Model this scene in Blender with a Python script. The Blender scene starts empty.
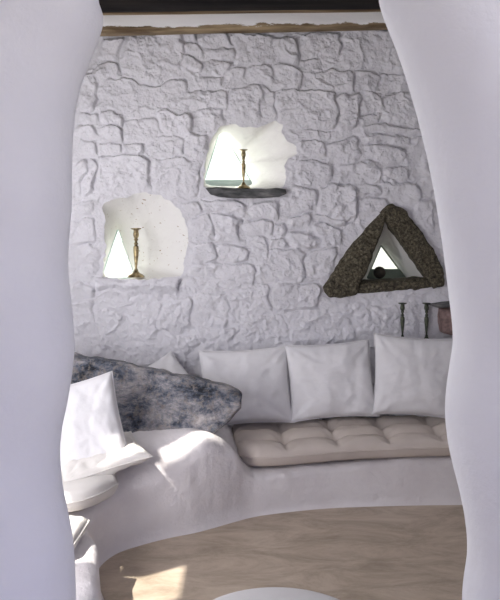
import bpy, bmesh, math, random
import numpy as np
from mathutils import Vector, Matrix, noise as mn

C = bpy.context.scene
COL = C.collection
rnd = random.Random(7)

# ------------------------------------------------------------------ camera, light, exposure
F = 700.0; CX = 250.0; HY = 235.0; EYE = 1.62
cam_d = bpy.data.cameras.new('camera'); cam = bpy.data.objects.new('camera', cam_d); COL.objects.link(cam)
cam.location = (0, 0, EYE); cam.rotation_euler = (math.pi/2, 0, 0)
cam_d.sensor_fit = 'VERTICAL'; cam_d.sensor_height = 24; cam_d.sensor_width = 20
cam_d.lens = F/600*24; cam_d.shift_y = -(300-HY)/600
cam_d.clip_end = 500
C.camera = cam

w = bpy.data.worlds.new('sky'); C.world = w; w.use_nodes = True
bgn = w.node_tree.nodes['Background']
bgn.inputs[1].default_value = 1.0
_t = w.node_tree; _c = _t.nodes.new('ShaderNodeTexCoord'); _s = _t.nodes.new('ShaderNodeSeparateXYZ'); _r = _t.nodes.new('ShaderNodeValToRGB')
_t.links.new(_c.outputs['Generated'], _s.inputs[0]); _m = _t.nodes.new('ShaderNodeMath'); _m.operation = 'MULTIPLY_ADD'; _m.inputs[1].default_value = .5; _m.inputs[2].default_value = .5
_t.links.new(_s.outputs['Y'], _m.inputs[0]); _t.links.new(_m.outputs[0], _r.inputs[0]); _t.links.new(_r.outputs[0], bgn.inputs[0])
_r.color_ramp.elements[0].position = .35; _r.color_ramp.elements[0].color = (.50, .56, 1.12, 1)      # blue sky on the porch side
_r.color_ramp.elements[1].position = .85; _r.color_ramp.elements[1].color = (2.2, 2.2, 2.15, 1)      # bright haze behind the house

SUN = Vector((-.75, -.45, 1.25)).normalized()          # towards the sun
sd = bpy.data.lights.new('sun', 'SUN'); sd.energy = 9.0; sd.angle = math.radians(0.8); sd.color = (1.0, .95, .87)
so = bpy.data.objects.new('sun', sd); COL.objects.link(so)
so.rotation_euler = SUN.to_track_quat('Z', 'Y').to_euler()

def area(name, loc, target, sx, sy, e, col):
    d = bpy.data.lights.new(name, 'AREA'); d.shape = 'RECTANGLE'; d.size = sx; d.size_y = sy; d.energy = e; d.color = col
    o = bpy.data.objects.new(name, d); COL.objects.link(o); o.location = loc
    o.rotation_euler = (Vector(target)-Vector(loc)).to_track_quat('-Z', 'Y').to_euler()
    return o
# daylight entering by an unseen door at the left, not modelled in the wall
area('door_daylight', (-1.62, 2.42, 1.15), (1.2, 4.8, 1.2), .7, 1.1, 41, (.96, .94, .98))
area('wall_grazing_fill', (-1.62, 3.75, 2.05), (1.2, 4.8, 1.35), .5, .8, 10.5, (.97, .95, .98))  # added fill lamp grazing the wall relief; no window stands here
area('jamb_fill', (2.2, -.2, 1.7), (.9, 1.8, 1.4), 1.0, 1.4, 11, (.84, .85, 1.0))  # added fill lamp that brightens the right jamb
area('niche_daylight', (-.42, 5.75, 2.15), (0, 4.9, 2.15), .5, .5, 26, (1.0, .98, .93))
area('niche_daylight', (-1.10, 5.75, 1.55), (-.6, 4.9, 1.5), .5, .5, 14, (1.0, .98, .93))

C.view_settings.view_transform = 'Standard'; C.view_settings.look = 'None'
C.view_settings.gamma = 1; C.view_settings.use_curve_mapping = False
C.view_settings.exposure = -0.08

# ------------------------------------------------------------------ helpers
def P(px, py, Y):
    return Vector(((px-CX)/F*Y, Y, EYE-(py-HY)/F*Y))

def vn2(x, y, seed=0):                       # numpy value noise, -1..1
    xi = np.floor(x).astype(np.int64); yi = np.floor(y).astype(np.int64)
    fx = x-xi; fy = y-yi
    fx = fx*fx*fx*(fx*(fx*6-15)+10); fy = fy*fy*fy*(fy*(fy*6-15)+10)
    def h(a, b):
        n = (a*374761393 + b*668265263 + seed*1442695041) & 0xffffffff
        n = ((n ^ (n >> 13))*1274126177) & 0xffffffff
        n = n ^ (n >> 16)
        return (n & 0xffff)/32767.5-1
    return (h(xi, yi)*(1-fx)+h(xi+1, yi)*fx)*(1-fy)+(h(xi, yi+1)*(1-fx)+h(xi+1, yi+1)*fx)*fy
def fbm(x, y, s, oct=4, seed=0, g=.5):
    r = 0; a = 1; t = 0
    for i in range(oct):
        ang = .6*i+.3; c, sn = math.cos(ang), math.sin(ang)
        r = r+a*vn2((x*c-y*sn)/s, (x*sn+y*c)/s, seed+i*17); t += a; a *= g; s *= .5
    return r/t
def ss(a, b, x):
    t = np.clip((x-a)/(b-a), 0, 1); return t*t*(3-2*t)

def mesh_obj(name, verts, faces, mat, parent=None, smooth=True):
    me = bpy.data.meshes.new(name)
    me.from_pydata([tuple(map(float, v)) for v in verts], [], [tuple(int(i) for i in f) for f in faces])
    me.update(); me.materials.append(mat)
    if smooth: me.polygons.foreach_set('use_smooth', [True]*len(me.polygons))
    o = bpy.data.objects.new(name, me); COL.objects.link(o)
    if parent: o.parent = parent
    return o
def bm_obj(name, bm, mat, parent=None, smooth=True):
    bmesh.ops.recalc_face_normals(bm, faces=bm.faces)
    me = bpy.data.meshes.new(name); bm.to_mesh(me); bm.free(); me.materials.append(mat)
    if smooth: me.polygons.foreach_set('use_smooth', [True]*len(me.polygons))
    o = bpy.data.objects.new(name, me); COL.objects.link(o)
    if parent: o.parent = parent
    return o
def tag(o, label, cat, group=None):
    o['label'] = label; o['category'] = cat
    if group: o['group'] = group
    return o
def struct(o, label=None):
    o['kind'] = 'structure'
    if label: o['label'] = label
    return o
def box(bm, x0, y0, z0, x1, y1, z1):
    m = Matrix.Translation(((x0+x1)/2, (y0+y1)/2, (z0+z1)/2)) @ Matrix.Diagonal((x1-x0, y1-y0, z1-z0, 1))
    bmesh.ops.create_cube(bm, size=1, matrix=m)
def gridfaces(nr, nc, wrap=False, off=0):
    f = []
    for r in range(nr-1):
        for c in range(nc if wrap else nc-1):
            c2 = (c+1) % nc
            f.append((off+r*nc+c, off+r*nc+c2, off+(r+1)*nc+c2, off+(r+1)*nc+c))
    return f
def inpoly(x, y, poly):
    r = np.zeros(x.shape, bool); n = len(poly)
    for i in range(n):
        x0, y0 = poly[i]; x1, y1 = poly[(i+1) % n]
        if y0 == y1: continue
        k = ((y0 > y) != (y1 > y)) & (x < (x1-x0)*(y-y0)/(y1-y0)+x0)
        r ^= k
    return r
def resample(poly, n, closed=True):
    p = np.array(poly, float); q = np.vstack([p, p[:1]]) if closed else p
    d = np.r_[0, np.cumsum(np.hypot(*np.diff(q, axis=0).T))]
    t = np.linspace(0, d[-1], n, endpoint=not closed)
    return np.c_[np.interp(t, d, q[:, 0]), np.interp(t, d, q[:, 1])]
def catmull(pts, n):
    p = np.array(pts, float); m = len(p)
    q = np.vstack([2*p[0]-p[1], p, 2*p[-1]-p[-2]])
    out = []
    for t in np.linspace(0, m-1-1e-9, n):
        i = int(t); f = t-i; a, b, c, d = q[i:i+4]
        out.append(.5*((2*b)+(-a+c)*f+(2*a-5*b+4*c-d)*f*f+(-a+3*b-3*c+d)*f**3))
    return np.array(out)

# ------------------------------------------------------------------ materials
def mat(name, rough=.8, metal=0, spec=.3):
    m = bpy.data.materials.new(name); m.use_nodes = True
    b = m.node_tree.nodes['Principled BSDF']
    b.inputs['Roughness'].default_value = rough; b.inputs['Metallic'].default_value = metal
    b.inputs['Specular IOR Level'].default_value = spec
    return m, m.node_tree, b
def noise_ramp(nt, stops, scale=5, detail=6, rough=.6, stretch=None, distortion=0, obj=True):
    N = nt.nodes; L = nt.links
    tc = N.new('ShaderNodeTexCoord'); mp = N.new('ShaderNodeMapping')
    if stretch: mp.inputs['Scale'].default_value = stretch
    n = N.new('ShaderNodeTexNoise'); n.inputs['Scale'].default_value = scale
    n.inputs['Detail'].default_value = detail; n.inputs['Roughness'].default_value = rough; n.inputs['Distortion'].default_value = distortion
    L.new(tc.outputs['Object'], mp.inputs[0]); L.new(mp.outputs[0], n.inputs['Vector'])
    r = N.new('ShaderNodeValToRGB'); cr = r.color_ramp
    while len(cr.elements) < len(stops): cr.elements.new(.5)
    for e, (p, c) in zip(cr.elements, stops): e.position = p; e.color = (*c, 1)
    L.new(n.outputs['Fac'], r.inputs[0])
    return n, r, mp
def bump(nt, b, src, strength, dist, prev=None):
    bp = nt.nodes.new('ShaderNodeBump'); bp.inputs['Strength'].default_value = strength; bp.inputs['Distance'].default_value = dist
    nt.links.new(src, bp.inputs['Height'])
    if prev: nt.links.new(prev, bp.inputs['Normal'])
    nt.links.new(bp.outputs[0], b.inputs['Normal'])
    return bp.outputs[0]
def simple(name, stops, scale, rough=.85, metal=0, spec=.2, bs=.3, bd=.01, bscale=None, stretch=None, detail=6, dist=0, nrough=.6):
    m, nt, b = mat(name, rough, metal, spec)
    n, r, mp = noise_ramp(nt, stops, scale, detail, nrough, stretch, dist)
    nt.links.new(r.outputs[0], b.inputs['Base Color'])
    src = n.outputs['Fac']
    if bscale:
        n2, _, _ = noise_ramp(nt, [(0, (0, 0, 0)), (1, (1, 1, 1))], bscale, 5, .6, stretch); src = n2.outputs['Fac']
    if bs: bump(nt, b, src, bs, bd)
    return m
M_STONE = simple('whitewashed_stone', [(.3, (.70, .69, .72)), (.7, (.77, .76, .79))], 3, bs=1.0, bd=.016, bscale=30)
M_PLASTER = simple('white_plaster', [(.3, (.79, .79, .82)), (.7, (.84, .84, .86))], 2.5, bs=.5, bd=.01, bscale=16)
M_BENCH = simple('bench_plaster', [(.3, (.72, .68, .68)), (.7, (.81, .78, .78))], 3.5, bs=.6, bd=.015, bscale=18)
M_NICHE = simple('niche_plaster', [(.3, (.84, .83, .80)), (.7, (.88, .87, .84))], 6, bs=.6, bd=.012, bscale=22)
M_COTTON = simple('white_cotton', [(.3, (.74, .73, .74)), (.7, (.79, .78, .79))], 5, rough=.95, bs=.25, bd=.004, bscale=60)
M_COTTON2 = simple('cream_cotton', [(.3, (.74, .71, .67)), (.7, (.79, .76, .72))], 5, rough=.95, bs=.25, bd=.004, bscale=60)
M_BEIGE = simple('beige_cotton', [(.3, (.55, .485, .43)), (.7, (.62, .55, .495))], 5, rough=.95, bs=.25, bd=.004, bscale=50)
M_FLOOR = simple('polished_cement', [(.25, (.26, .20, .14)), (.42, (.38, .31, .235)), (.56, (.50, .41, .32)), (.75, (.62, .54, .44))], 3.0, rough=.42, spec=.4, bs=.06, bd=.01, stretch=(1, 2.2, 1), detail=11, dist=.6, nrough=.74)
M_DARKSTONE = simple('dark_weathered_stone', [(.36, (.022, .02, .016)), (.5, (.09, .078, .055)), (.60, (.17, .15, .10)), (.72, (.36, .34, .27))], 55, bs=1, bd=.02, bscale=45, detail=8, nrough=.75)
M_SHELF = simple('grey_slate', [(.35, (.05, .055, .055)), (.55, (.14, .14, .14)), (.75, (.36, .34, .33))], 16, bs=.8, bd=.012, stretch=(.6, 1, 2))
M_DARKWOOD = simple('near_black_wood', [(.4, (.006, .005, .006)), (.7, (.02, .016, .014))], 6, bs=.5, bd=.01, stretch=(.2, 2, 2))  # wood coloured near black all over
M_BROWNWOOD = simple('worn_brown_wood', [(.35, (.09, .055, .03)), (.65, (.32, .24, .14))], 12, bs=.8, bd=.01, stretch=(.12, 2, 3))
M_RED = simple('reddish_stone', [(.35, (.20, .14, .13)), (.6, (.36, .25, .23)), (.8, (.5, .42, .40))], 22, bs=.6, bd=.01)
M_BRASS = simple('aged_brass', [(.35, (.10, .075, .04)), (.6, (.50, .40, .22))], 30, rough=.38, metal=.85, spec=.5, bs=.15, bd=.002)
M_BRONZE = simple('dark_green_bronze', [(.35, (.035, .045, .035)), (.6, (.10, .11, .075)), (.8, (.2, .15, .08))], 30, rough=.42, metal=.75, spec=.5, bs=.15, bd=.002)
M_IRON = simple('dark_iron', [(.35, (.03, .027, .025)), (.7, (.09, .075, .06))], 20, rough=.5, metal=.3, bs=.2, bd=.003)
M_FRAME2 = simple('grey_green_frame', [(.35, (.20, .24, .20)), (.7, (.30, .34, .29))], 8, rough=.6, bs=.1, bd=.003)
M_FRAME = simple('pale_green_frame', [(.35, (.50, .60, .58)), (.7, (.62, .70, .68))], 8, rough=.6, bs=.1, bd=.003)
M_GROUND = simple('pale_dry_ground', [(.3, (.40, .385, .34)), (.7, (.48, .465, .41))], .4, bs=0)
M_TABLE = simple('pale_table_plaster', [(.3, (.66, .65, .65)), (.7, (.72, .71, .71))], 4, rough=.7, bs=.1, bd=.005)
M_ROOF = simple('roof_plaster', [(.3, (.55, .52, .5)), (.7, (.6, .58, .56))], 3, bs=0)

def mk_glass():
    m = bpy.data.materials.new('window_glass'); m.use_nodes = True; nt = m.node_tree; nt.nodes.clear()
    o = nt.nodes.new('ShaderNodeOutputMaterial'); mx = nt.nodes.new('ShaderNodeMixShader'); mx.inputs[0].default_value = .06
    t = nt.nodes.new('ShaderNodeBsdfTransparent'); t.inputs[0].default_value = (.96, .99, .97, 1)
    g = nt.nodes.new('ShaderNodeBsdfGlossy'); g.inputs['Roughness'].default_value = .05
    nt.links.new(t.outputs[0], mx.inputs[1]); nt.links.new(g.outputs[0], mx.inputs[2]); nt.links.new(mx.outputs[0], o.inputs[0])
    return m
M_GLASS = mk_glass()

def mk_slab():
    m, nt, b = mat('blue_grey_rock', .75, 0, .35)
    N = nt.nodes; L = nt.links
    n, r, _ = noise_ramp(nt, [(.38, (.02, .023, .03)), (.45, (.09, .105, .14)), (.505, (.22, .225, .25)), (.56, (.38, .36, .37)), (.66, (.66, .62, .60))], 4.2, 14, .78, (1, 1, 1.9), .3)
    n2, r2, _ = noise_ramp(nt, [(.50, (0, 0, 0)), (.60, (1, 1, 1))], 34, 8, .7)
    n3, r3, _ = noise_ramp(nt, [(.3, (.18, .12, .08)), (.7, (.55, .50, .44))], 12, 5, .6)
    mx = N.new('ShaderNodeMix'); mx.data_type = 'RGBA'
    mu = N.new('ShaderNodeMath'); mu.operation = 'MULTIPLY'; mu.inputs[1].default_value = .5
    L.new(r2.outputs[0], mu.inputs[0]); L.new(mu.outputs[0], mx.inputs[0])
    L.new(r.outputs[0], mx.inputs[6]); L.new(r3.outputs[0], mx.inputs[7]); L.new(mx.outputs[2], b.inputs['Base Color'])
    bump(nt, b, n2.outputs['Fac'], .9, .02)
    return m
M_SLAB = mk_slab()

def mk_painted():                                # white painted timber, paint worn off along its lower edge
    m, nt, b = mat('worn_white_paint', .7, 0, .3)
    N = nt.nodes; L = nt.links
    n, r, mp = noise_ramp(nt, [(.35, (.11, .07, .035)), (.65, (.38, .29, .17))], 10, 8, .6, (.25, 1, 4))
    n2, r2, _ = noise_ramp(nt, [(0, (0, 0, 0)), (1, (1, 1, 1))], 5, 8, .65, (1, 1, 3))
    tc = N.new('ShaderNodeTexCoord'); sp = N.new('ShaderNodeSeparateXYZ'); L.new(tc.outputs['Object'], sp.inputs[0])
    # wear = noise - height above lower edge - x
    a = N.new('ShaderNodeMath'); a.operation = 'MULTIPLY_ADD'; a.inputs[1].default_value = -9.0; a.inputs[2].default_value = .10
    L.new(sp.outputs['Z'], a.inputs[0])
    c = N.new('ShaderNodeMath'); c.operation = 'MULTIPLY_ADD'; c.inputs[1].default_value = .12; L.new(sp.outputs['X'], c.inputs[0]); L.new(a.outputs[0], c.inputs[2])
    d = N.new('ShaderNodeMath'); d.operation = 'ADD'; L.new(c.outputs[0], d.inputs[0]); L.new(n2.outputs['Fac'], d.inputs[1])
    rr = N.new('ShaderNodeValToRGB'); rr.color_ramp.elements[0].position = .34; rr.color_ramp.elements[1].position = .40
    L.new(d.outputs[0], rr.inputs[0])
    mx = N.new('ShaderNodeMix'); mx.data_type = 'RGBA'; L.new(rr.outputs[0], mx.inputs[0])
    mx.inputs[6].default_value = (.88, .87, .86, 1); L.new(r.outputs[0], mx.inputs[7]); L.new(mx.outputs[2], b.inputs['Base Color'])
    bump(nt, b, n2.outputs['Fac'], .5, .01)
    return m
M_PAINT = mk_painted()

# ------------------------------------------------------------------ floor, outside ground
YW = 4.85; PX = YW/F                                   # wall surface depth and metres per photo pixel on it
bm = bmesh.new(); box(bm, -1.85, 1.75, -.12, 2.5, 5.4, 0)
struct(bm_obj('floor', bm, M_FLOOR, smooth=False), 'polished brown cement floor with streaks')
bm = bmesh.new(); box(bm, -2.35, -3.0, -.14, 3.4, 1.75, -.004)
struct(bm_obj('floor_porch', bm, M_FLOOR, smooth=False))
bm = bmesh.new(); box(bm, -120, -60, -.6, 120, 220, -.3)
struct(bm_obj('ground', bm, M_GROUND, smooth=False))

# ------------------------------------------------------------------ back wall: whitewashed rubble relief with three window holes
stones = [(100,38,122,62),(95,66,124,79),(127,36,186,78),(104,83,190,112),(78,70,99,108),(80,112,103,124),(106,112,125,125),(128,118,160,140),(163,113,190,132),(100,126,125,140),
(180,30,200,41),(182,43,202,55),(203,32,229,44),(206,47,230,55),(232,34,278,63),(182,58,198,72),(201,59,230,72),(201,76,228,85),(231,68,243,81),(246,65,272,84),(276,36,300,61),(276,65,300,86),
(188,90,230,106),(200,109,226,127),(233,89,262,124),(264,89,276,122),(278,88,332,125),(302,32,340,56),(342,30,402,66),(303,59,320,73),(314,70,352,88),(354,72,376,88),(379,72,406,90),(334,91,356,130),(359,92,380,112),(382,94,414,123),(358,115,380,126),
(76,124,97,137),(127,142,148,152),(99,143,125,152),(78,140,97,153),(97,155,147,192),(85,156,95,198),(72,158,83,198),(152,138,182,158),(151,162,200,200),(184,132,206,155),(74,205,100,217),(174,205,202,214),
(300,128,330,136),(298,139,326,157),(330,140,360,160),(363,128,418,135),(369,147,400,161),(366,138,405,144),(298,161,334,183),(340,165,378,184),(381,166,408,177),(380,180,418,200),(292,187,316,209),(319,187,354,218),(361,199,386,216),(357,186,379,197),(420,150,434,198),(408,138,430,147),
(190,217,211,241),(214,219,240,245),(244,219,272,232),(276,221,290,233),(292,217,312,227),(244,236,265,256),(268,236,288,244),(214,248,246,262),(253,246,302,282),(292,232,314,244),(315,228,342,244),(305,247,334,276),(190,244,212,262),(284,201,312,215),(316,220,345,226),(192,264,250,290),(205,202,240,214),(244,204,280,215),
(74,222,99,242),(76,246,99,278),(74,300,97,330),(100,314,122,340),(125,306,160,337),(163,298,197,331),(201,293,233,326),(237,286,270,313),(275,286,322,311),(240,316,290,340),(294,314,352,338),(202,330,238,346),(120,341,160,362),(164,338,198,352),(80,336,116,358),(356,304,398,332),(76,282,100,297),(188,276,198,294),(410,200,436,232)]
nicheA = [(203,186),(204,172),(207,155),(212,138),(221,127),(232,125),(244,127),(258,128),(266,124),(276,122),(283,125),(281,133),(287,141),(297,147),(297,155),(288,160),(284,168),(287,176),(284,184),(282,188),(240,189),(210,189)]
nicheB = [(102,278),(103,262),(106,248),(104,236),(106,222),(101,208),(110,200),(128,197),(142,192),(155,194),(166,199),(175,205),(182,214),(187,226),(188,242),(184,256),(185,268),(181,277),(140,279)]
nicheC = [(386,219),(355,286),(434,284)]
def wob(poly, n, amp, seed):
    p = resample(poly, n); 
    return [(x+amp*float(vn2(np.array(x/5.), np.array(y/5.), seed)), y+amp*float(vn2(np.array(x/5.+9), np.array(y/5.), seed+1))) for x, y in p]
NA = wob(nicheA, 160, 1.2, 5); NB = wob(nicheB, 160, 1.6, 9); NC = [tuple(q) for q in resample(nicheC, 120)]

x0p, x1p, y0p, y1p = 40, 478, 22, 425; step = .72
gx = np.arange(x0p, x1p, step); gy = np.arange(y0p, y1p, step)
GX, GY = np.meshgrid(gx, gy)                           # photo pixels on the wall plane
wx = GX+fbm(GX, GY, 30, 3, 1)*9.0+fbm(GX, GY, 9, 3, 41)*2.6
wy = GY+fbm(GX, GY, 30, 3, 2)*7.0+fbm(GX, GY, 9, 3, 42)*2.2
H = fbm(GX, GY, 60, 3, 3)*.016
rough = fbm(GX, GY, 9, 5, 4, .6)
S = np.zeros_like(H); G = np.zeros_like(H)
low = ss(255, 320, GY)                                  # the lower courses are blurred under thicker whitewash
for i, (a, b, c, d) in enumerate(stones):
    r = random.Random(i)
    L_ = wx-a; R_ = c-wx; T_ = wy-b; B_ = d-wy
    rl, rr_, rt, rb = r.uniform(1.5, 4), r.uniform(1.2, 2.2), r.uniform(1.1, 2.0), r.uniform(2.5, 5.5)
    rc = min(r.uniform(4, 8), .45*min(c-a, d-b))
    ex = np.maximum(np.maximum(rc-L_, rc-R_), 0); ey = np.maximum(np.maximum(rc-T_, rc-B_), 0)
    dist = rc-np.hypot(ex, ey)
    wl = np.where(rc-L_ > rc-R_, rl, rr_); wt = np.where(rc-T_ > rc-B_, rt, rb)
    wd = (wl*ex+wt*ey+.01*rl)/(ex+ey+.01)
    prof = ss(-.8, 1, dist/np.maximum(wd, .8))
    cd = np.minimum(R_, T_) 
    u = (wx-a)/(c-a); v = (d-wy)/(d-b)
    tilt = .42+.30*u+.45*v*r.uniform(.3, 1)
    loc = fbm(GX+i*31, GY, 14, 4, 60)*.8+1
    amp = r.uniform(.5, 1.25)
    S = np.maximum(S, prof*tilt*amp*loc)
    # narrow crevice just beyond the top and right edges
    outT = ss(-2.8, -1.2, T_)*(1-ss(-1.2, .6, T_))*ss(-1, 3, L_)*ss(-2, 1, R_)
    outR = ss(-2.8, -1.2, R_)*(1-ss(-1.2, .6, R_))*ss(-2, 1, T_)*ss(-1, 4, B_)
    G = np.maximum(G, np.maximum(outT*r.uniform(.3, 1), outR*r.uniform(.1, .8)))
brk = .25+1.1*np.clip(.5+fbm(GX, GY, 13, 3, 99)*1.4, 0, 1)
G *= brk
H += S*.029*(1-.55*low)-G*.016*(1-.8*low)
H += rough*.0105*(.45+.55*np.clip(S, 0, 1))*(1+.5*low)+fbm(GX, GY, 22, 4, 77, .55)*.012*low
ridge = 1-np.abs(fbm(GX, GY*1.3, 24, 4, 88)); H += (ridge**6)*.013+((1-np.abs(fbm(GX, GY*1.2, 11, 3, 188)))**4)*.006*(.5+.5*np.clip(S, 0, 1))*(.3+.7*low)
# smooth plaster recess at the right behind the candlesticks
rec = ss(424, 431, GX)*ss(302, 308, GY); H = H*(1-rec)-.05*rec
# ledge of niche B : a thick lip of plaster
lip = ss(100, 105, wx)*(1-ss(180, 184, wx))*ss(277.0, 278.6, GY)*(1-ss(282, 292, wy)); H += lip*(.026+.022*fbm(GX, GY, 14, 4, 303))
lip2 = ss(108, 150, wx)*(1-ss(178, 183, wx))*ss(280, 286, GY)*(1-ss(290, 298, wy)); H += lip2*.018
crack = (1-ss(0, 1.8, np.abs(wx-184+.4*(GY-284))))*ss(278, 281, GY)*(1-ss(288, 292, GY)); H -= crack*.03
# plaster smoothed round the niches
def near(poly, wdt):
    p = np.array(poly); D = np.full(GX.shape, 1e9)
    for q in p[::3]: D = np.minimum(D, (GX-q[0])**2+(GY-q[1])**2)
    return 1-ss(0, wdt, np.sqrt(D))
nb = near(NB, 12)*(GY < 275); H = H*(1-.7*nb)-.006*nb
na = near(NA, 7); H = H*(1-.6*na)
XX = (GX-CX)*PX; ZZ = EYE-(GY-HY)*PX
nr, nc = GX.shape
idx = np.arange(nr*nc).reshape(nr, nc)
fc = (GX[:-1, :-1]+step/2, GY[:-1, :-1]+step/2)
hole = inpoly(*fc, NA) | inpoly(*fc, NB) | inpoly(*fc, NC)
q = np.stack([idx[:-1, :-1], idx[1:, :-1], idx[1:, 1:], idx[:-1, 1:]], -1)
keep = ~hole
# snap the rim of each hole to its outline
kv = np.zeros(nr*nc, bool); hv = np.zeros(nr*nc, bool)
kv[q[keep].ravel()] = True; hv[q[hole].ravel()] = True
rim = np.where(kv & hv)[0]
fx_, fy_, hh = GX.ravel().copy(), GY.ravel().copy(), H.ravel().copy()
allp = np.vstack([resample(NA, 900), resample(NB, 900), resample(NC, 900)])
for k in rim:
    d = (allp[:, 0]-fx_[k])**2+(allp[:, 1]-fy_[k])**2; j = int(np.argmin(d))
    fx_[k], fy_[k] = allp[j]
V = np.c_[(fx_-CX)*PX, YW-hh, EYE-(fy_-HY)*PX]
def surfY(px, py):
    j = np.clip(((np.asarray(px)-x0p)/step).astype(int), 0, nc-1); i = np.clip(((np.asarray(py)-y0p)/step).astype(int), 0, nr-1)
    return YW-H[i, j]
me = bpy.data.meshes.new('wall_back')
fq = q[keep]
me.vertices.add(len(V)); me.vertices.foreach_set('co', V.ravel())
me.loops.add(fq.size); me.loops.foreach_set('vertex_index', fq.ravel().astype(np.int32))
me.polygons.add(len(fq)); me.polygons.foreach_set('loop_start', np.arange(0, fq.size, 4, dtype=np.int32))
me.polygons.foreach_set('use_smooth', np.ones(len(fq), bool))
me.update(calc_edges=True); me.validate(); me.materials.append(M_STONE)
wb = bpy.data.objects.new('wall_back', me); COL.objects.link(wb)
struct(wb, 'whitewashed rough stone wall')
# the plain rest of the wall either side, outside the frame
bm = bmesh.new()
box(bm, -2.0, YW+.0, -.1, (x0p-CX)*PX+.01, YW+.5, 3.6); box(bm, (x1p-CX)*PX-.03, YW+.0, -.1, 2.6, YW+.5, 3.6)
zt = EYE-(y0p-HY)*PX; zb = EYE-(y1p-HY)*PX
box(bm, -2.0, YW, zt-.03, 2.6, YW+.5, 3.6); box(bm, -2, YW, -.1, 2.6, YW+.5, zb+.02)
struct(bm_obj('wall_back', bm, M_STONE, smooth=False))

# ------------------------------------------------------------------ window reveals: plaster funnels from the ragged hole to a small triangle outside
YO = 5.30
def reveal(name, outline, tri, ns, seed, material, curve=1.0, nrings=26, sill=0, fmat=None):
    n = len(outline); fmat = fmat or M_FRAME
    inner = np.array(outline); ctr = inner.mean(0); tr = np.array(tri); tc_ = tr.mean(0)
    # outer loop: ray from triangle centre in the direction of each inner vertex
    outer = []
    for x, y in inner:
        d = np.array((x, y))-tc_; best = 1e9
        for i in range(3):
            a, b = tr[i], tr[(i+1) % 3]; e = b-a
            det = d[0]*(-e[1])+e[0]*d[1]
            if abs(det) < 1e-9: continue
            r_ = a-tc_
            t = (r_[0]*(-e[1])+e[0]*r_[1])/det; s = (d[0]*r_[1]-d[1]*r_[0])/det
            if t > 0 and -1e-6 <= s <= 1+1e-6: best = min(best, t)
        outer.append(tc_+d*best)
    outer = np.array(outer)
    PI = np.array([[(x-CX)*PX, float(surfY(x, y))+.0, EYE-(y-HY)*PX] for x, y in inner])
    for k, (x, y) in enumerate(inner): PI[k, 1] = max(PI[k, 1], YW-.03)
    PO = np.array([list(P(x, y, YO)) for x, y in outer])
    vs = []
    for r in range(nrings+1):
        t = r/nrings
        p = PI*(1-t)+PO*t
        if curve != 1: 
            tt = t**curve; p[:, 0] = PI[:, 0]*(1-tt)+PO[:, 0]*tt; p[:, 2] = PI[:, 2]*(1-tt)+PO[:, 2]*tt
        vs.append(p)
    A = np.array(vs)
    for it in range(60):
        B = A.copy()
        B[1:-1] = .5*A[1:-1]+.125*(np.roll(A, 1, 1)[1:-1]+np.roll(A, -1, 1)[1:-1]+A[:-2]+A[2:])
        A = B
    for r in range(1, nrings):
        t = r/nrings
        for k in range(n):
            nz = mn.fractal(Vector(A[r, k])*13+Vector((seed, 0, 0)), 1, 2, 4)
            d = A[r, k]-np.array([PO[:, 0].mean(), A[r, k, 1], PO[:, 2].mean()]); d /= np.linalg.norm(d)+1e-6
            A[r, k] += d*nz*.006*min(1, 3*t, 6*(1-t))
    vs = A.reshape(-1, 3)
    o = mesh_obj(name, vs, gridfaces(nrings+1, n, True), material)
    struct(o)
    # outside shell and frame
    trw = [P(x, y, YO) for x, y in tri]
    c = sum(trw, Vector())/3
    fr = bmesh.new(); W = .009
    v_o = [fr.verts.new(p+(p-c).normalized()*.02) for p in trw]
    v_i = [fr.verts.new(p+(c-p).normalized()*(W*1.9)) for p in trw]
    v_o2 = [fr.verts.new(v.co+Vector((0, .03, 0))) for v in v_o]; v_i2 = [fr.verts.new(v.co+Vector((0, .03, 0))) for v in v_i]
    for i in range(3):
        j = (i+1) % 3
        fr.faces.new((v_o[i], v_o[j], v_i[j], v_i[i])); fr.faces.new((v_o2[i], v_i2[i], v_i2[j], v_o2[j]))
        fr.faces.new((v_i[i], v_i[j], v_i2[j], v_i2[i])); fr.faces.new((v_o[i], v_o2[i], v_o2[j], v_o[j]))
    if sill:
        (lx, ly), (ax, ay), (rx, ry) = tri; k = sill/(ly-ay)
        q = [(lx, ly), (rx, ry), (rx+(ax-rx)*k, ry-sill), (lx+(ax-lx)*k, ly-sill)]
        f0 = [fr.verts.new(P(x, y, YO)+Vector((0, -.012, 0))) for x, y in q]; f1 = [fr.verts.new(v.co+Vector((0, .04, 0))) for v in f0]
        fr.faces.new(f0); fr.faces.new(f1[::-1])
        for i in range(4): fr.faces.new((f0[i], f1[i], f1[(i+1) % 4], f0[(i+1) % 4]))
    bm_obj('window_frame', fr, fmat, o, smooth=False)
    g = bmesh.new(); a = [g.verts.new(v+Vector((0, .012, 0))) for v in trw]; b_ = [g.verts.new(v+Vector((0, .017, 0))) for v in trw]
    g.faces.new(a); g.faces.new(b_[::-1])
    for i in range(3): g.faces.new((a[i], a[(i+1) % 3], b_[(i+1) % 3], b_[i]))
    bm_obj('window_pane', g, M_GLASS, o, smooth=False)
    return o
reveal('window_1', NA, [(202, 186), (220.5, 127), (254, 186)], 3, 1, M_NICHE, .9, sill=6)
def flecked():
    m, nt, b = mat('straw_flecked_plaster', .9, 0, .2)
    n, r, _ = noise_ramp(nt, [(.69, (.84, .83, .80)), (.74, (.40, .30, .19))], 32, 2, .5, (1, 1, 2.0))
    nt.links.new(r.outputs[0], b.inputs['Base Color'])
    n2, _, _ = noise_ramp(nt, [(0, (0, 0, 0)), (1, (1, 1, 1))], 20, 6, .6); bump(nt, b, n2.outputs['Fac'], .5, .012)
    return m
reveal('window_2', NB, [(100, 279), (118, 227), (136, 279)], 3, 4, flecked(), .9)
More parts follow.
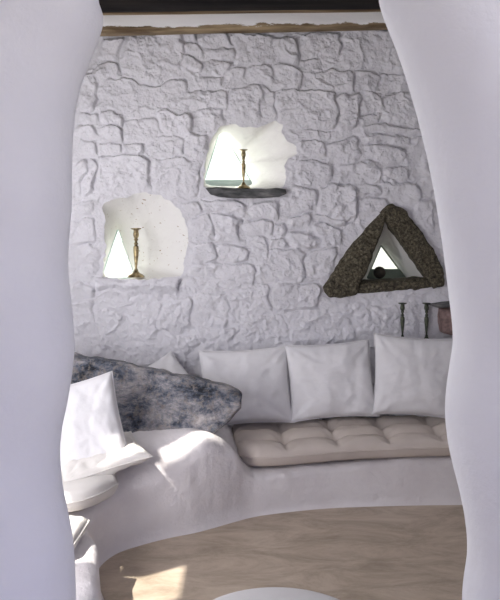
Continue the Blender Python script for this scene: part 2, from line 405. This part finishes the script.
reveal('window_3', NC, [(366, 279), (381, 244), (407, 279)], 3, 8, M_NICHE, 1, sill=10, fmat=M_FRAME2)
# outer skin of the wall round the three panes
# ------------------------------------------------------------------ other walls, ceiling, added sun-blocking roof and wall
XL = -1.70
bm = bmesh.new()
def leftwall(bm, y0, y1, z0, z1): box(bm, XL-.12, y0, z0, XL, y1, z1)
holes = [(2.89, 2.985, 2.02, 2.60), (2.985, 3.07, 2.10, 3.20), (3.07, 3.14, 2.44, 3.22), (2.23, 2.60, 1.82, 2.50), (2.60, 2.84, 1.60, 1.98)]  # unseen openings, cut and stepped to shape the sun patches on bench and floor
ys = sorted({1.9, 4.9, *[h[0] for h in holes], *[h[1] for h in holes]})
for a, b in zip(ys, ys[1:]):
    hs = [h for h in holes if h[0] <= a and h[1] >= b]
    if hs: leftwall(bm, a, b, -.1, hs[0][2]); leftwall(bm, a, b, hs[0][3], 3.5)
    else: leftwall(bm, a, b, -.1, 3.5)
struct(bm_obj('wall_left', bm, M_PLASTER, smooth=False))
bm = bmesh.new(); box(bm, 2.35, 1.9, -.1, 2.5, 4.9, 3.5)
struct(bm_obj('wall_right', bm, M_PLASTER, smooth=False))
bm = bmesh.new(); box(bm, -1.9, 1.75, 3.42, 2.6, 5.35, 3.6)
struct(bm_obj('ceiling', bm, M_ROOF, smooth=False))
bm = bmesh.new(); box(bm, -2.3, -3.0, 2.9, 3.4, 1.75, 3.1)  # unseen roof added to keep the sun off the front wall
struct(bm_obj('ceiling_sunblock', bm, M_PLASTER, smooth=False))
bm = bmesh.new(); box(bm, -2.35, -3.0, -.1, -2.2, 1.75, 3.1)  # unseen side wall added to block sun from the left
struct(bm_obj('wall_sunblock', bm, M_PLASTER, smooth=False))

# front wall: two thick rounded jambs with a free hand edge
RJ = .20; YJ = 1.93
Lp = [(100,-60),(99,-20),(98,0),(104,10),(104,18),(98,38),(90,58),(81,82),(76,105),(73,135),(72,170),(72,205),(69,240),(68,270),(71,300),(74,330),(75,352),(72,380),(67,410),(62,432),(60,455),(61,478),(64,500),(69,522),(73,545),(75,570),(76,600),(76,640),(74,760),(72,860)]
Rp = [(372,-60),(376,-25),(379,0),(386,20),(395,42),(404,68),(412,95),(420,125),(427,155),(434,190),(440,228),(445,265),(449,300),(452,325),(453,345),(450,365),(447,385),(445,405),(445,425),(448,450),(453,472),(459,495),(464,520),(467,545),(467,565),(464,585),(462,600),(462,640),(464,760),(464,860)]
def jamb(prof, side, seed):
    p = np.array(prof, float); rows = 300
    yy = np.linspace(p[0, 1], p[-1, 1], rows)
    xx = np.interp(yy, p[:, 1], p[:, 0])
    k = np.array([1, 4, 6, 4, 1.])/16; xs = xx.copy()
    for _ in range(3): xs = np.convolve(np.pad(xs, 2, 'edge'), k, 'valid')
    verts = []; ncol = None
    for px, py in zip(xs, yy):
        s = (px-CX)/F; z = EYE-(py-HY)/F*YJ
        xc = s*YJ-side*RJ*math.sqrt(1+s*s)*-1 if side > 0 else s*YJ-RJ*math.sqrt(1+s*s)
        row = []
        far = 3.3 if side > 0 else -1.95
        for t in np.linspace(0, 1, 46)[:-1]:            # front face
            tt = 1-(1-t)**1.6
            row.append((far*(1-tt)+xc*tt, YJ-RJ))
        for a in np.linspace(0, math.pi, 30):           # rounded end, towards the opening
            row.append((xc-side*RJ*math.sin(a), YJ-RJ*math.cos(a)))
        for t in np.linspace(0, 1, 10)[1:]:
            row.append((xc*(1-t)+far*t, YJ+RJ))
        ncol = len(row)
        for x, y in row:
            n1 = mn.fractal(Vector((x*2.2, z*2.2, y*2+seed)), 1, 2, 3)
            verts.append((x, y+n1*.022*(1 if y < YJ else 0), z))
    return verts, gridfaces(rows, ncol)
vl, fl = jamb(Lp, -1, 3); vr, fr_ = jamb(Rp, 1, 7)
o = len(vl); allv = vl+vr; allf = fl+[tuple(i+o for i in f) for f in fr_]
wf = mesh_obj('wall_front', allv, allf, M_PLASTER); struct(wf, 'thick white plaster wall with a rounded free-form opening')
bm = bmesh.new(); box(bm, -2.0, YJ-RJ, EYE+295/F*YJ-.02, 3.4, YJ+RJ, 3.5)
bmesh.ops.bevel(bm, geom=bm.edges[:], offset=.06, segments=4, affect='EDGES', profile=.5)
struct(bm_obj('wall_front', bm, M_PLASTER))

# ------------------------------------------------------------------ beams
def beam(name, x0, x1, y0, y1, zl, zr, h, material, amp, seed, n=160):
    vs = []; secs = []
    ring = []
    k = 7
    for i in range(k): ring.append((i/k, 0))
    for i in range(k): ring.append((1, i/k))
    for i in range(k): ring.append((1-i/k, 1))
    for i in range(k): ring.append((0, 1-i/k))
    X0 = (x0+x1)/2; Z0 = (zl+zr)/2
    for i in range(n+1):
        t = i/n; x = x0+(x1-x0)*t; zb = zl+(zr-zl)*t
        for u, v in ring:
            cu, cv = u-.5, v-.5
            f = 1-.10*(abs(cu*2)**4*abs(cv*2)**4)
            p = Vector((x, y0+(y1-y0)*(.5+cu*f), zb+h*(.5+cv*f)))
            nn = mn.fractal(Vector((p.x*1.5, p.y*9+seed, p.z*9)), 1, 2, 4)
            vs.append((p.x-X0, p.y+nn*amp, p.z+nn*amp-Z0))
    f = gridfaces(n+1, len(ring), True)
    f.append(tuple(range(len(ring)))[::-1]); f.append(tuple(n*len(ring)+i for i in range(len(ring))))
    ob = mesh_obj(name, vs, f, material); ob.location = (X0, 0, Z0)
    return ob
def zat(py, Y): return EYE-(py-HY)/F*Y
b1 = beam('painted_timber', -1.66, 2.3, 4.655, 4.79, zat(35, 4.68), zat(22, 4.68), .155, M_PAINT, .006, 2)
tag(b1, 'white painted timber beam with worn brown lower edge on top of the stone wall', 'beam')
b2 = beam('ceiling_beam', -1.68, 2.3, 4.36, 4.58, zat(16, 4.58), zat(8.5, 4.58), .24, M_DARKWOOD, .004, 5)
tag(b2, 'near-black wooden ceiling beam above the white painted timber', 'beam')
b3 = beam('wooden_batten', -1.66, 2.3, 4.585, 4.65, zat(17, 4.65), zat(10, 4.65), .05, M_BROWNWOOD, .003, 9)
tag(b3, 'thin brown wooden batten between the black beam and the white timber', 'batten')

# ------------------------------------------------------------------ masonry bench
base = [(-.52, 2.3), (-.56, 2.7), (-.63, 3.05), (-.715, 3.28), (-.73, 3.42), (-.675, 3.56), (-.56, 3.66), (-.428, 3.743), (-.30, 3.805), (-.20, 3.87), (-.08, 3.955), (.058, 4.036), (.353, 4.124), (.655, 4.169), (1.23, 4.2), (2.34, 4.22)]
rear = [(-1.7, 2.3), (-1.7, 2.7), (-1.7, 3.05), (-1.7, 3.3), (-1.7, 3.6), (-1.7, 3.9), (-1.7, 4.4), (-1.3, 4.82), (-.8, 4.82), (-.42, 4.82), (-.2, 4.82), (-.02, 4.82), (.353, 4.82), (.655, 4.82), (1.23, 4.82), (2.34, 4.82)]
#       top height, rounding depth, rounding height
prm = [(.27, .07, .06), (.27, .07, .06), (.27, .07, .06), (.275, .08, .07), (.285, .12, .08), (.33, .20, .10), (.42, .30, .16), (.485, .30, .19), (.50, .20, .17), (.50, .13, .13), (.43, .10, .10), (.245, .08, .06), (.24, .06, .05), (.252, .06, .05), (.285, .06, .05), (.29, .06, .05)]
N_ = 420
ctl = np.c_[base, rear, prm]; cc = catmull(ctl, N_)
vs = []
for i in range(N_):
    bx, by, rx, ry, h, qr, qh = cc[i]
    j0, j1 = max(i-5, 0), min(i+5, N_-1)
    tx, ty = cc[j1, 0]-cc[j0, 0], cc[j1, 1]-cc[j0, 1]; l = math.hypot(tx, ty)
    nx, ny = -ty/l, tx/l                                # away from the room
    sec = []
    zf = h-qh
    for t in (0, .04, .12, .25, .4, .55, .7, .85):
        sec.append((.016*min(1, t*8)+.012*t, zf*t))
    for a in np.linspace(0, math.pi/2, 12): sec.append((.028+qr*(1-math.cos(a)), zf+qh*math.sin(a)))
    row = [(bx+nx*o_, by+ny*o_, z) for o_, z in sec]
    lx, ly, lz = row[-1]
    for k in range(1, 22):
        t = k/21; row.append((lx*(1-t)+rx*t, ly*(1-t)+ry*t, h))
    for (x, y, z) in row:
        nz = mn.fractal(Vector((x*3.2, y*3.2, z*3.2)), 1, 2, 4); a = .014*min(1, z*8)
        x2, y2, z2 = x-nx*nz*a, y-ny*nz*a, z+nz*a*.8
        vs.append((max(x2, -1.69), min(y2, 4.83), z2))
nsec = len(vs)//N_
bench = mesh_obj('masonry_bench', vs, [f[::-1] for f in gridfaces(N_, nsec)], M_BENCH)
tag(bench, 'curved white plaster bench along the stone wall, rising to a rounded arm', 'bench')

# ledge at the right behind the pillows
LZ = zat(341.5, 4.72)
bm = bmesh.new(); box(bm, (392-CX)/F*4.74, 4.66, .27, 1.9, 4.86, LZ)
bmesh.ops.bevel(bm, geom=bm.edges[:], offset=.025, segments=4, affect='EDGES', profile=.5)
bmesh.ops.subdivide_edges(bm, edges=bm.edges[:], cuts=3, use_grid_fill=True)
for v in bm.verts: v.co += Vector((0, mn.noise(v.co*6)*.008, 0))
struct(bm_obj('trim_1', bm, M_PLASTER))

# ------------------------------------------------------------------ stones: frames, shelf, slab
def stone_slab(name, poly, Yf, th, material, seed, res=1.6, amp=.010, yfun=None, bulge=.4, parent=None, rim=5):
    """poly in photo pixels at depth Yf -> solid stone with rough rounded faces"""
    p = np.array([((x-CX)/F*Yf, EYE-(y-HY)/F*Yf) for x, y in poly])
    per = np.hypot(*(np.roll(p, -1, 0)-p).T).sum(); n = max(40, int(per/.012))
    rp = resample(p, n); c = rp.mean(0)
    rp = np.array([q*(1+0)+np.array((mn.noise(Vector((q[0]*25, q[1]*25, seed))), mn.noise(Vector((q[0]*25, q[1]*25, seed+9)))))*amp*.7 for q in rp])
    bm = bmesh.new()
    bv = [bm.verts.new((q[0], 0, q[1])) for q in rp]
    f = bm.faces.new(bv)
    bmesh.ops.triangulate(bm, faces=[f])
    # refine
    tgt = .016 if per < 3 else .024
    for _ in range(7):
        es = [e for e in bm.edges if e.calc_length() > tgt*1.7]
        if not es: break
        bmesh.ops.subdivide_edges(bm, edges=es, cuts=1, use_grid_fill=False)
        bmesh.ops.triangulate(bm, faces=[x for x in bm.faces if len(x.verts) > 3])
    bmesh.ops.beautify_fill(bm, faces=bm.faces[:], edges=[e for e in bm.edges if not e.is_boundary])
    vb = [v for v in bm.verts if v.is_boundary]; bpts = np.array([(v.co.x, v.co.z) for v in vb])
    bm.verts.ensure_lookup_table()
    geo = bmesh.ops.duplicate(bm, geom=bm.verts[:]+bm.edges[:]+bm.faces[:])
    vmap = geo['vert_map']
    dup = [g for g in geo['geom'] if isinstance(g, bmesh.types.BMVert)]
    dups = set(dup); orig = [v for v in bm.verts if v not in dups]
    be = [e for e in bm.edges if e.is_boundary and e.verts[0] not in dups]
    pairs = [(e.verts[0], e.verts[1]) for e in be]
    rr = th*bulge
    def shape(v, side):
        d = math.sqrt(((bpts[:, 0]-v.co.x)**2+(bpts[:, 1]-v.co.z)**2).min())
        k = min(1, d/rr); e = math.sqrt(max(0, 1-(1-k)**2))
        base_y = yfun(v.co.x, v.co.z) if yfun else Yf
        nz = mn.fractal(Vector((v.co.x*16, v.co.z*16, seed*3.1+side)), 1, 2, 5)
        if side == 0: y = base_y+rr*(1-e)+nz*amp*1.2
        else: y = base_y+th-rr*(1-e)
        k2 = base_y/Yf
        return Vector((v.co.x*k2, y, EYE+(v.co.z-EYE)*k2))
    newp = {}
    for v in orig: newp[v] = shape(v, 0)
    for v in dup: newp[v] = shape(v, 1)
    for v, p_ in newp.items(): v.co = p_
    for a, b in pairs:
        try: bm.faces.new((a, b, vmap[b], vmap[a]))
        except Exception: pass
    return bm_obj(name, bm, material, parent)

root = bpy.data.objects.new('stone_window_surround', None); COL.objects.link(root)
tag(root, 'triangular surround of dark rough stone slabs round the right-hand window', 'window surround')
stone_slab('side_stone', [(324,287),(338,265),(352,245),(366,229),(379,215),(388,207),(392,213),(386,221),(382,234),(375,252),(368,272),(361,284),(358,295),(344,298),(330,298),(325,293)], YW-.06, .16, M_DARKSTONE, 3, amp=.010, bulge=.2, parent=root)
stone_slab('side_stone', [(380,213),(386,206),(393,203),(405,209),(420,228),(436,252),(444,268),(446,286),(435,289),(429,280),(415,260),(400,239),(386,221)], YW-.065, .16, M_DARKSTONE, 6, amp=.010, bulge=.2, parent=root)
stone_slab('sill_stone', [(357,282),(380,281),(410,280),(431,278),(437,286),(420,290),(390,292),(358,294)], YW-.04, .30, M_DARKSTONE, 9, amp=.008, bulge=.1, parent=root)

sh = stone_slab('stone_shelf', [(205,188),(215,186.5),(240,188),(262,188.5),(280,187.5),(286,189),(287,193),(280,196.5),(262,197.5),(240,198),(222,197),(210,194)], YW-.08, .28, M_SHELF, 12, amp=.005, bulge=.12)
tag(sh, 'long dark grey stone forming the sill of the upper window niche', 'stone shelf')
# slate and reddish stone by the right edge
sl = stone_slab('slate_lintel', [(430,305.5),(438,303.5),(448,302),(470,301),(470,307),(448,308),(438,308)], YW-.07, .15, M_SHELF, 15, amp=.004, bulge=.15)
tag(sl, 'thin greenish slate sticking out of the wall above the reddish stone', 'slate')
rs = stone_slab('wall_stone', [(442,309),(452,308),(470,309),(470,337),(452,336),(443,333),(441,322)], YW-.04, .12, M_RED, 18, amp=.006, bulge=.25)
tag(rs, 'bare reddish stone in the wall beside the right-hand candlestick', 'stone')

# big rock slab on the arm of the bench
def slabY(x, z): return 4.02-.02*(x+.3)*5*.5+(z-.47)*.22+max(0, (-.35-x))*.05
slabpoly = [(40,352),(70,355),(80,359),(100,361),(118,364),(140,370),(158,372),(172,377),(190,379),(206,383),(218,386),(228,388),(237,393),(242,398),(241,409),(235,416),(229,423),(221,429),(212,437),(203,438),(190,436),(176,439),(160,438),(146,437),(120,440),(80,446),(40,448)]
rk = stone_slab('rock_slab', slabpoly, 4.05, .13, M_SLAB, 21, amp=.009, yfun=slabY, bulge=.14)
tag(rk, 'big mottled blue-grey rock slab lying on the arm of the bench', 'rock')

# ball in the triangular window
bm = bmesh.new(); bp = P(379.5, 272.5, YW+.17)
bmesh.ops.create_uvsphere(bm, u_segments=32, v_segments=20, radius=.044)
for v in bm.verts: v.co *= 1+.02*mn.noise(v.co*40)
ball = bm_obj('iron_ball', bm, M_IRON); ball.location = bp
tag(ball, 'small dark round ball on the sill of the triangular window', 'ball')

# ------------------------------------------------------------------ candlesticks
def lathe(name, prof, material, parent, seg=28, flat=None):
    vs = []; 
    for r, z in prof:
        for k in range(seg):
            a = 2*math.pi*k/seg; rr = r
            if flat:                                     # square-ish section
                c, s = abs(math.cos(a)), abs(math.sin(a)); rr = r*min(1.16, 1/max(c, s))
            vs.append((rr*math.cos(a), rr*math.sin(a), z))
    f = gridfaces(len(prof), seg, True)
    f.append(tuple(range(seg))[::-1]); f.append(tuple((len(prof)-1)*seg+i for i in range(seg)))
    return mesh_obj(name, vs, f, material, parent)
def sm(prof, n=5):
    p = np.array(prof, float); out = catmull(p, (len(p)-1)*n+1); out[:, 0] = np.maximum(out[:, 0], .0015); return [tuple(x) for x in out]
def candlestick(h, wbase, material, loc, label, group=None, square=False):
    root = bpy.data.objects.new('candlestick', None); COL.objects.link(root); root.location = loc
    tag(root, label, 'candlestick', group)
    rb = wbase/2; s = h
    lathe('base', [(rb, 0), (rb, .012*s)]+sm([(rb*.97, .014*s), (rb*.8, .05*s), (rb*.45, .085*s), (rb*.28, .12*s), (rb*.25, .145*s)]), material, root, flat=square)
    k = h
    lathe('stem', sm([(.030*k, .14*s), (.034*k, .16*s), (.022*k, .18*s), (.028*k, .25*s), (.044*k, .40*s), (.056*k, .56*s), (.050*k, .62*s), (.028*k, .65*s), (.046*k, .675*s), (.028*k, .70*s), (.026*k, .73*s), (.045*k, .76*s), (.028*k, .79*s)]), material, root)
    lathe('socket', sm([(.030*k, .785*s), (.052*k, .82*s), (.058*k, .87*s), (.050*k, .92*s), (.050*k, .955*s)])+[(.105*k, .975*s), (.108*k, .99*s), (.060*k, .995*s), (.046*k, .97*s), (.044*k, .90*s), (.002, .89*s)], material, root)
    return root
ca = candlestick(.275, .10, M_BRASS, P(243.5, 188.6, YW+.03), 'brass candlestick standing on the dark stone sill of the upper niche')
cb = candlestick(.345, .112, M_BRASS, P(136, 277.2, YW+.04), 'tall brass candlestick in the lower left niche', square=True)
cc_ = candlestick(.262, .075, M_BRONZE, (*P(402.5, 341, 4.72).xy, LZ), 'dark candlestick on the ledge behind the pillow, left of the pair', 'dark pair of candlesticks on the ledge')
cd = cc_.copy(); COL.objects.link(cd); cd['label'] = 'dark candlestick on the ledge beside the reddish stone, right of the pair'
for ch in list(cc_.children):
    d = ch.copy(); COL.objects.link(d); d.parent = cd
cd.location = (*P(426.5, 341, 4.72).xy, LZ); cd.rotation_euler.z = .4

# ------------------------------------------------------------------ pillows
def pillow(name, w_, h_, t_, Mx, material, seed, label, cat='pillow', group=None, sag=.0, piping=True, n=46, pinch=.07, wr=.015):
    vs = []; us = np.linspace(-1, 1, n)
    def outline(u, v):
        x = w_/2*u*(1-pinch*(1-v*v)); y = h_/2*v*(1-pinch*(1-u*u)); return x, y
    for side in (1, -1):
        for v in us:
            for u in us:
                x, y = outline(u, v)
                e = max(0, (1-u*u)*(1-v*v))
                z = t_/2*(e**.42)*(1+.25*(-v)*.6)
                y -= sag*e*h_
                rad = math.hypot(abs(u)-1, abs(v)-1)     # wrinkles fan out of the corners
                ang = math.atan2(1-abs(v)+.02, 1-abs(u)+.02)
                wrk = math.sin(ang*11+seed*2+3*mn.noise(Vector((u*2, v*2, seed))))*math.exp(-rad*2.2)*min(1, rad*4)
                nz = mn.fractal(Vector((u*1.6, v*1.6, seed+side)), 1, 2, 4)
                edge = min(1, e*10)
                z += (wrk*wr*.6+nz*wr*1.3)*edge
                vs.append((x, y, side*z))
    f = gridfaces(n, n); f2 = [tuple(i+n*n for i in q[::-1]) for q in gridfaces(n, n)]
    bm = bmesh.new(); bvs = [bm.verts.new(v) for v in vs]
    for q_ in f+f2: bm.faces.new([bvs[i] for i in q_])
    bmesh.ops.remove_doubles(bm, verts=bm.verts[:], dist=1e-5)
    o = bm_obj(name, bm, material); o.matrix_world = Mx
    tag(o, label, cat, group)
    if piping:
        loop = [(u, -1) for u in us[:-1]]+[(1, v) for v in us[:-1]]+[(u, 1) for u in us[::-1][:-1]]+[(-1, v) for v in us[::-1][:-1]]
        pts = [Vector((*outline(u, v), 0)) for u, v in loop]; m_ = len(pts); pv = []
        for i, p in enumerate(pts):
            t = (pts[(i+1) % m_]-pts[i-1]).normalized(); nn = Vector((t.y, -t.x, 0))
            for k in range(6):
                a = k*math.pi/3; pv.append(p+nn*math.cos(a)*.0035+Vector((0, 0, 1))*math.sin(a)*.0035)
        pf = gridfaces(m_, 6, True)+[((m_-1)*6+k, (m_-1)*6+(k+1) % 6, (k+1) % 6, k) for k in range(6)]
        mesh_obj('piping', pv, pf, material, o)
    return o
def pose(px, py, Y, lean, roll, yaw=0):
    """x right, y up, z towards the viewer; lean tips the top away"""
    c = P(px, py, Y)
    return Matrix.Translation(c) @ Matrix.Rotation(yaw, 4, 'Z') @ Matrix.Rotation(math.pi/2-lean, 4, 'X') @ Matrix.Rotation(roll, 4, 'Z')
R = math.radians
G1 = 'white pillows leaning on the stone wall'
pillow('pillow', .52, .50, .17, pose(161, 396, 4.55, R(46), R(-52)), M_COTTON, 1, 'white pillow tilted on its corner behind the rock slab', group=G1)
pillow('pillow', .60, .50, .19, pose(246, 386, 4.58, R(20), R(3.5)), M_COTTON, 2, 'white pillow beside the rock tip, leaning on the stone wall', group=G1, sag=.03)
pillow('pillow', .57, .50, .19, pose(331, 380, 4.58, R(20), R(4)), M_COTTON, 3, 'middle white pillow below the triangular window, between its two neighbours', group=G1, sag=.03)
pillow('pillow', .56, .52, .20, pose(416, 376, 4.54, R(14), R(-4)), M_COTTON, 4, 'white pillow in front of the two dark candlesticks', group=G1, sag=.02)

# ------------------------------------------------------------------ tufted mattresses
def mattress(name, corners, zbs, th, tufts, material, label, seed, nx=110, ny=60, cat='mattress', topslope=0):
    """corners: front edge polyline, rear edge polyline in plan (x, y)"""
    zb0, zb1 = zbs
    fr_c = resample(catmull(corners[0], 200), nx, False); re_c = resample(catmull(corners[1], 200), nx, False)
    def body(side):
        out = []
        for j in range(ny):
            v = j/(ny-1)
            for i in range(nx):
                u = i/(nx-1)
                p = fr_c[i]*(1-v)+re_c[i]*v
                L_ = np.linalg.norm(fr_c[i]-re_c[i])
                ex = min(u, 1-u)*corners[2]; ey = min(v, 1-v)*L_
                e = min(1, ex/.045); e2 = min(1, ey/.045)
                k = math.sqrt(max(0, 1-(1-e)**2))*math.sqrt(max(0, 1-(1-e2)**2))
                nu, nv = tufts
                du = (u*nu) % 1; dv = (v*nv) % 1
                du = min(du, 1-du)*corners[2]/nu; dv = min(dv, 1-dv)*L_/nv
                seam = max(math.exp(-(du/.026)**1.4), math.exp(-(dv/.026)**1.4))
                dim = math.exp(-(du*du+dv*dv)/(.05**2))
                inner = min(1, ex/.07)*min(1, ey/.07)
                nz = mn.fractal(Vector((p[0]*7, p[1]*7, seed)), 1, 2, 4)
                radial = math.sin(math.atan2(dv, du)*9+seed)*math.exp(-(du*du+dv*dv)/(.10**2))*.004
                zb = zb0+(zb1-zb0)*u
                if side > 0: z = zb+th*(.55+.45*k)-(seam*.010+dim*.030)*inner+.022*inner*(abs(math.sin(math.pi*u*nu))*abs(math.sin(math.pi*v*nv)))**.6-.008*inner+topslope*v+(nz*.006+radial)*k
                else: z = zb+th*.45*(1-k)
                out.append((p[0], p[1], z))
        return out
    bm = bmesh.new()
    tv = [bm.verts.new(v) for v in body(1)]; bv = [bm.verts.new(v) for v in body(-1)]
    for q_ in gridfaces(ny, nx): bm.faces.new([tv[i] for i in q_]); bm.faces.new([bv[i] for i in q_[::-1]])
    ring = [i for i in range(nx)]+[j*nx+nx-1 for j in range(1, ny)]+[(ny-1)*nx+i for i in range(nx-2, -1, -1)]+[j*nx for j in range(ny-2, 0, -1)]
    m_ = len(ring)
    for a in range(m_):
        i, j = ring[a], ring[(a+1) % m_]; bm.faces.new((tv[i], bv[i], bv[j], tv[j]))
    pts = [tv[i].co.copy()+Vector((0, 0, .002)) for i in ring]; cen = sum(pts, Vector())/m_
    o = bm_obj(name, bm, material); tag(o, label, cat)
    pv = []
    for i, p in enumerate(pts):
        t = (pts[(i+1) % m_]-pts[i-1]).normalized(); nn = t.cross(Vector((0, 0, 1))).normalized()
        for k in range(6):
            a = k*math.pi/3; pv.append(p+nn*(math.cos(a)*.005)+Vector((0, 0, 1))*math.sin(a)*.005)
    pf = gridfaces(m_, 6, True)+[((m_-1)*6+k, (m_-1)*6+(k+1) % 6, (k+1) % 6, k) for k in range(6)]
    mesh_obj('piping', pv, pf, material, o)
    return o
mattress('seat_mattress', ([(-.07, 4.17), (.02, 4.10), (.12, 4.09), (.35, 4.12), (.65, 4.165), (1.23, 4.18), (1.8, 4.2)], [(-.13, 4.62), (-.02, 4.68), (.15, 4.69), (.35, 4.69), (.65, 4.69), (1.23, 4.69), (1.8, 4.69)], 1.9), (.25, .31), .105, (6, 3), M_BEIGE,
         'long beige tufted seat mattress under the row of pillows', 3, 150, 60, topslope=.03)
mattress('seat_cushion', ([(-1.45, 3.20), (-1.1, 3.25), (-.85, 3.30), (-.74, 3.40), (-.67, 3.55)], [(-1.55, 3.9), (-1.3, 3.9), (-1.1, 3.9), (-.9, 3.86), (-.72, 3.72)], .8), (.30, .30), .10, (2, 1), M_COTTON2,
         'cream seat cushion on the left bench below the upright pillow', 5, 60, 40, 'cushion')
mattress('seat_cushion', ([(-1.45, 2.7), (-1.1, 2.7), (-.85, 2.80), (-.74, 2.92)], [(-1.5, 3.2), (-1.1, 3.2), (-.85, 3.2), (-.73, 3.18)], .8), (.272, .272), .085, (2, 1), M_COTTON2,
         'cream seat cushion nearest the viewer at the left end of the bench', 8, 60, 40, 'cushion')
# left group
pillow('pillow', .46, .50, .17, pose(79, 428, 3.72, R(22), R(14), R(6)), M_COTTON, 11, 'upright white pillow on the left bench in front of the rock', pinch=.06)
pillow('pillow', .46, .42, .11, Matrix.Translation(Vector((-.80, 3.72, .445))) @ Matrix.Rotation(R(-8), 4, 'Y') @ Matrix.Rotation(R(7), 4, 'X') @ Matrix.Rotation(R(24), 4, 'Z'), M_COTTON2, 13, 'cream pillow lying flat beneath the upright pillow, one corner poking out')

# ------------------------------------------------------------------ round low table
tc0 = P(279, 640, 2.55); TZ = .30; ty = F*(EYE-TZ)/(585-HY); rad = .345
rt = bpy.data.objects.new('round_table', None); COL.objects.link(rt); rt.location = ((279-CX)/F*(ty-rad), ty-rad, 0)
tag(rt, 'low round white table cut off by the bottom edge', 'table')
lathe('table_top', [(.01, TZ-.05), (rad-.03, TZ-.05), (rad-.006, TZ-.04), (rad, TZ-.02), (rad-.006, TZ-.005), (rad-.02, TZ), (.01, TZ)], M_TABLE, rt, 72)
lathe('pedestal', [(.17, 0), (.15, .03), (.11, .10), (.10, .18), (.13, TZ-.05)], M_TABLE, rt, 48)
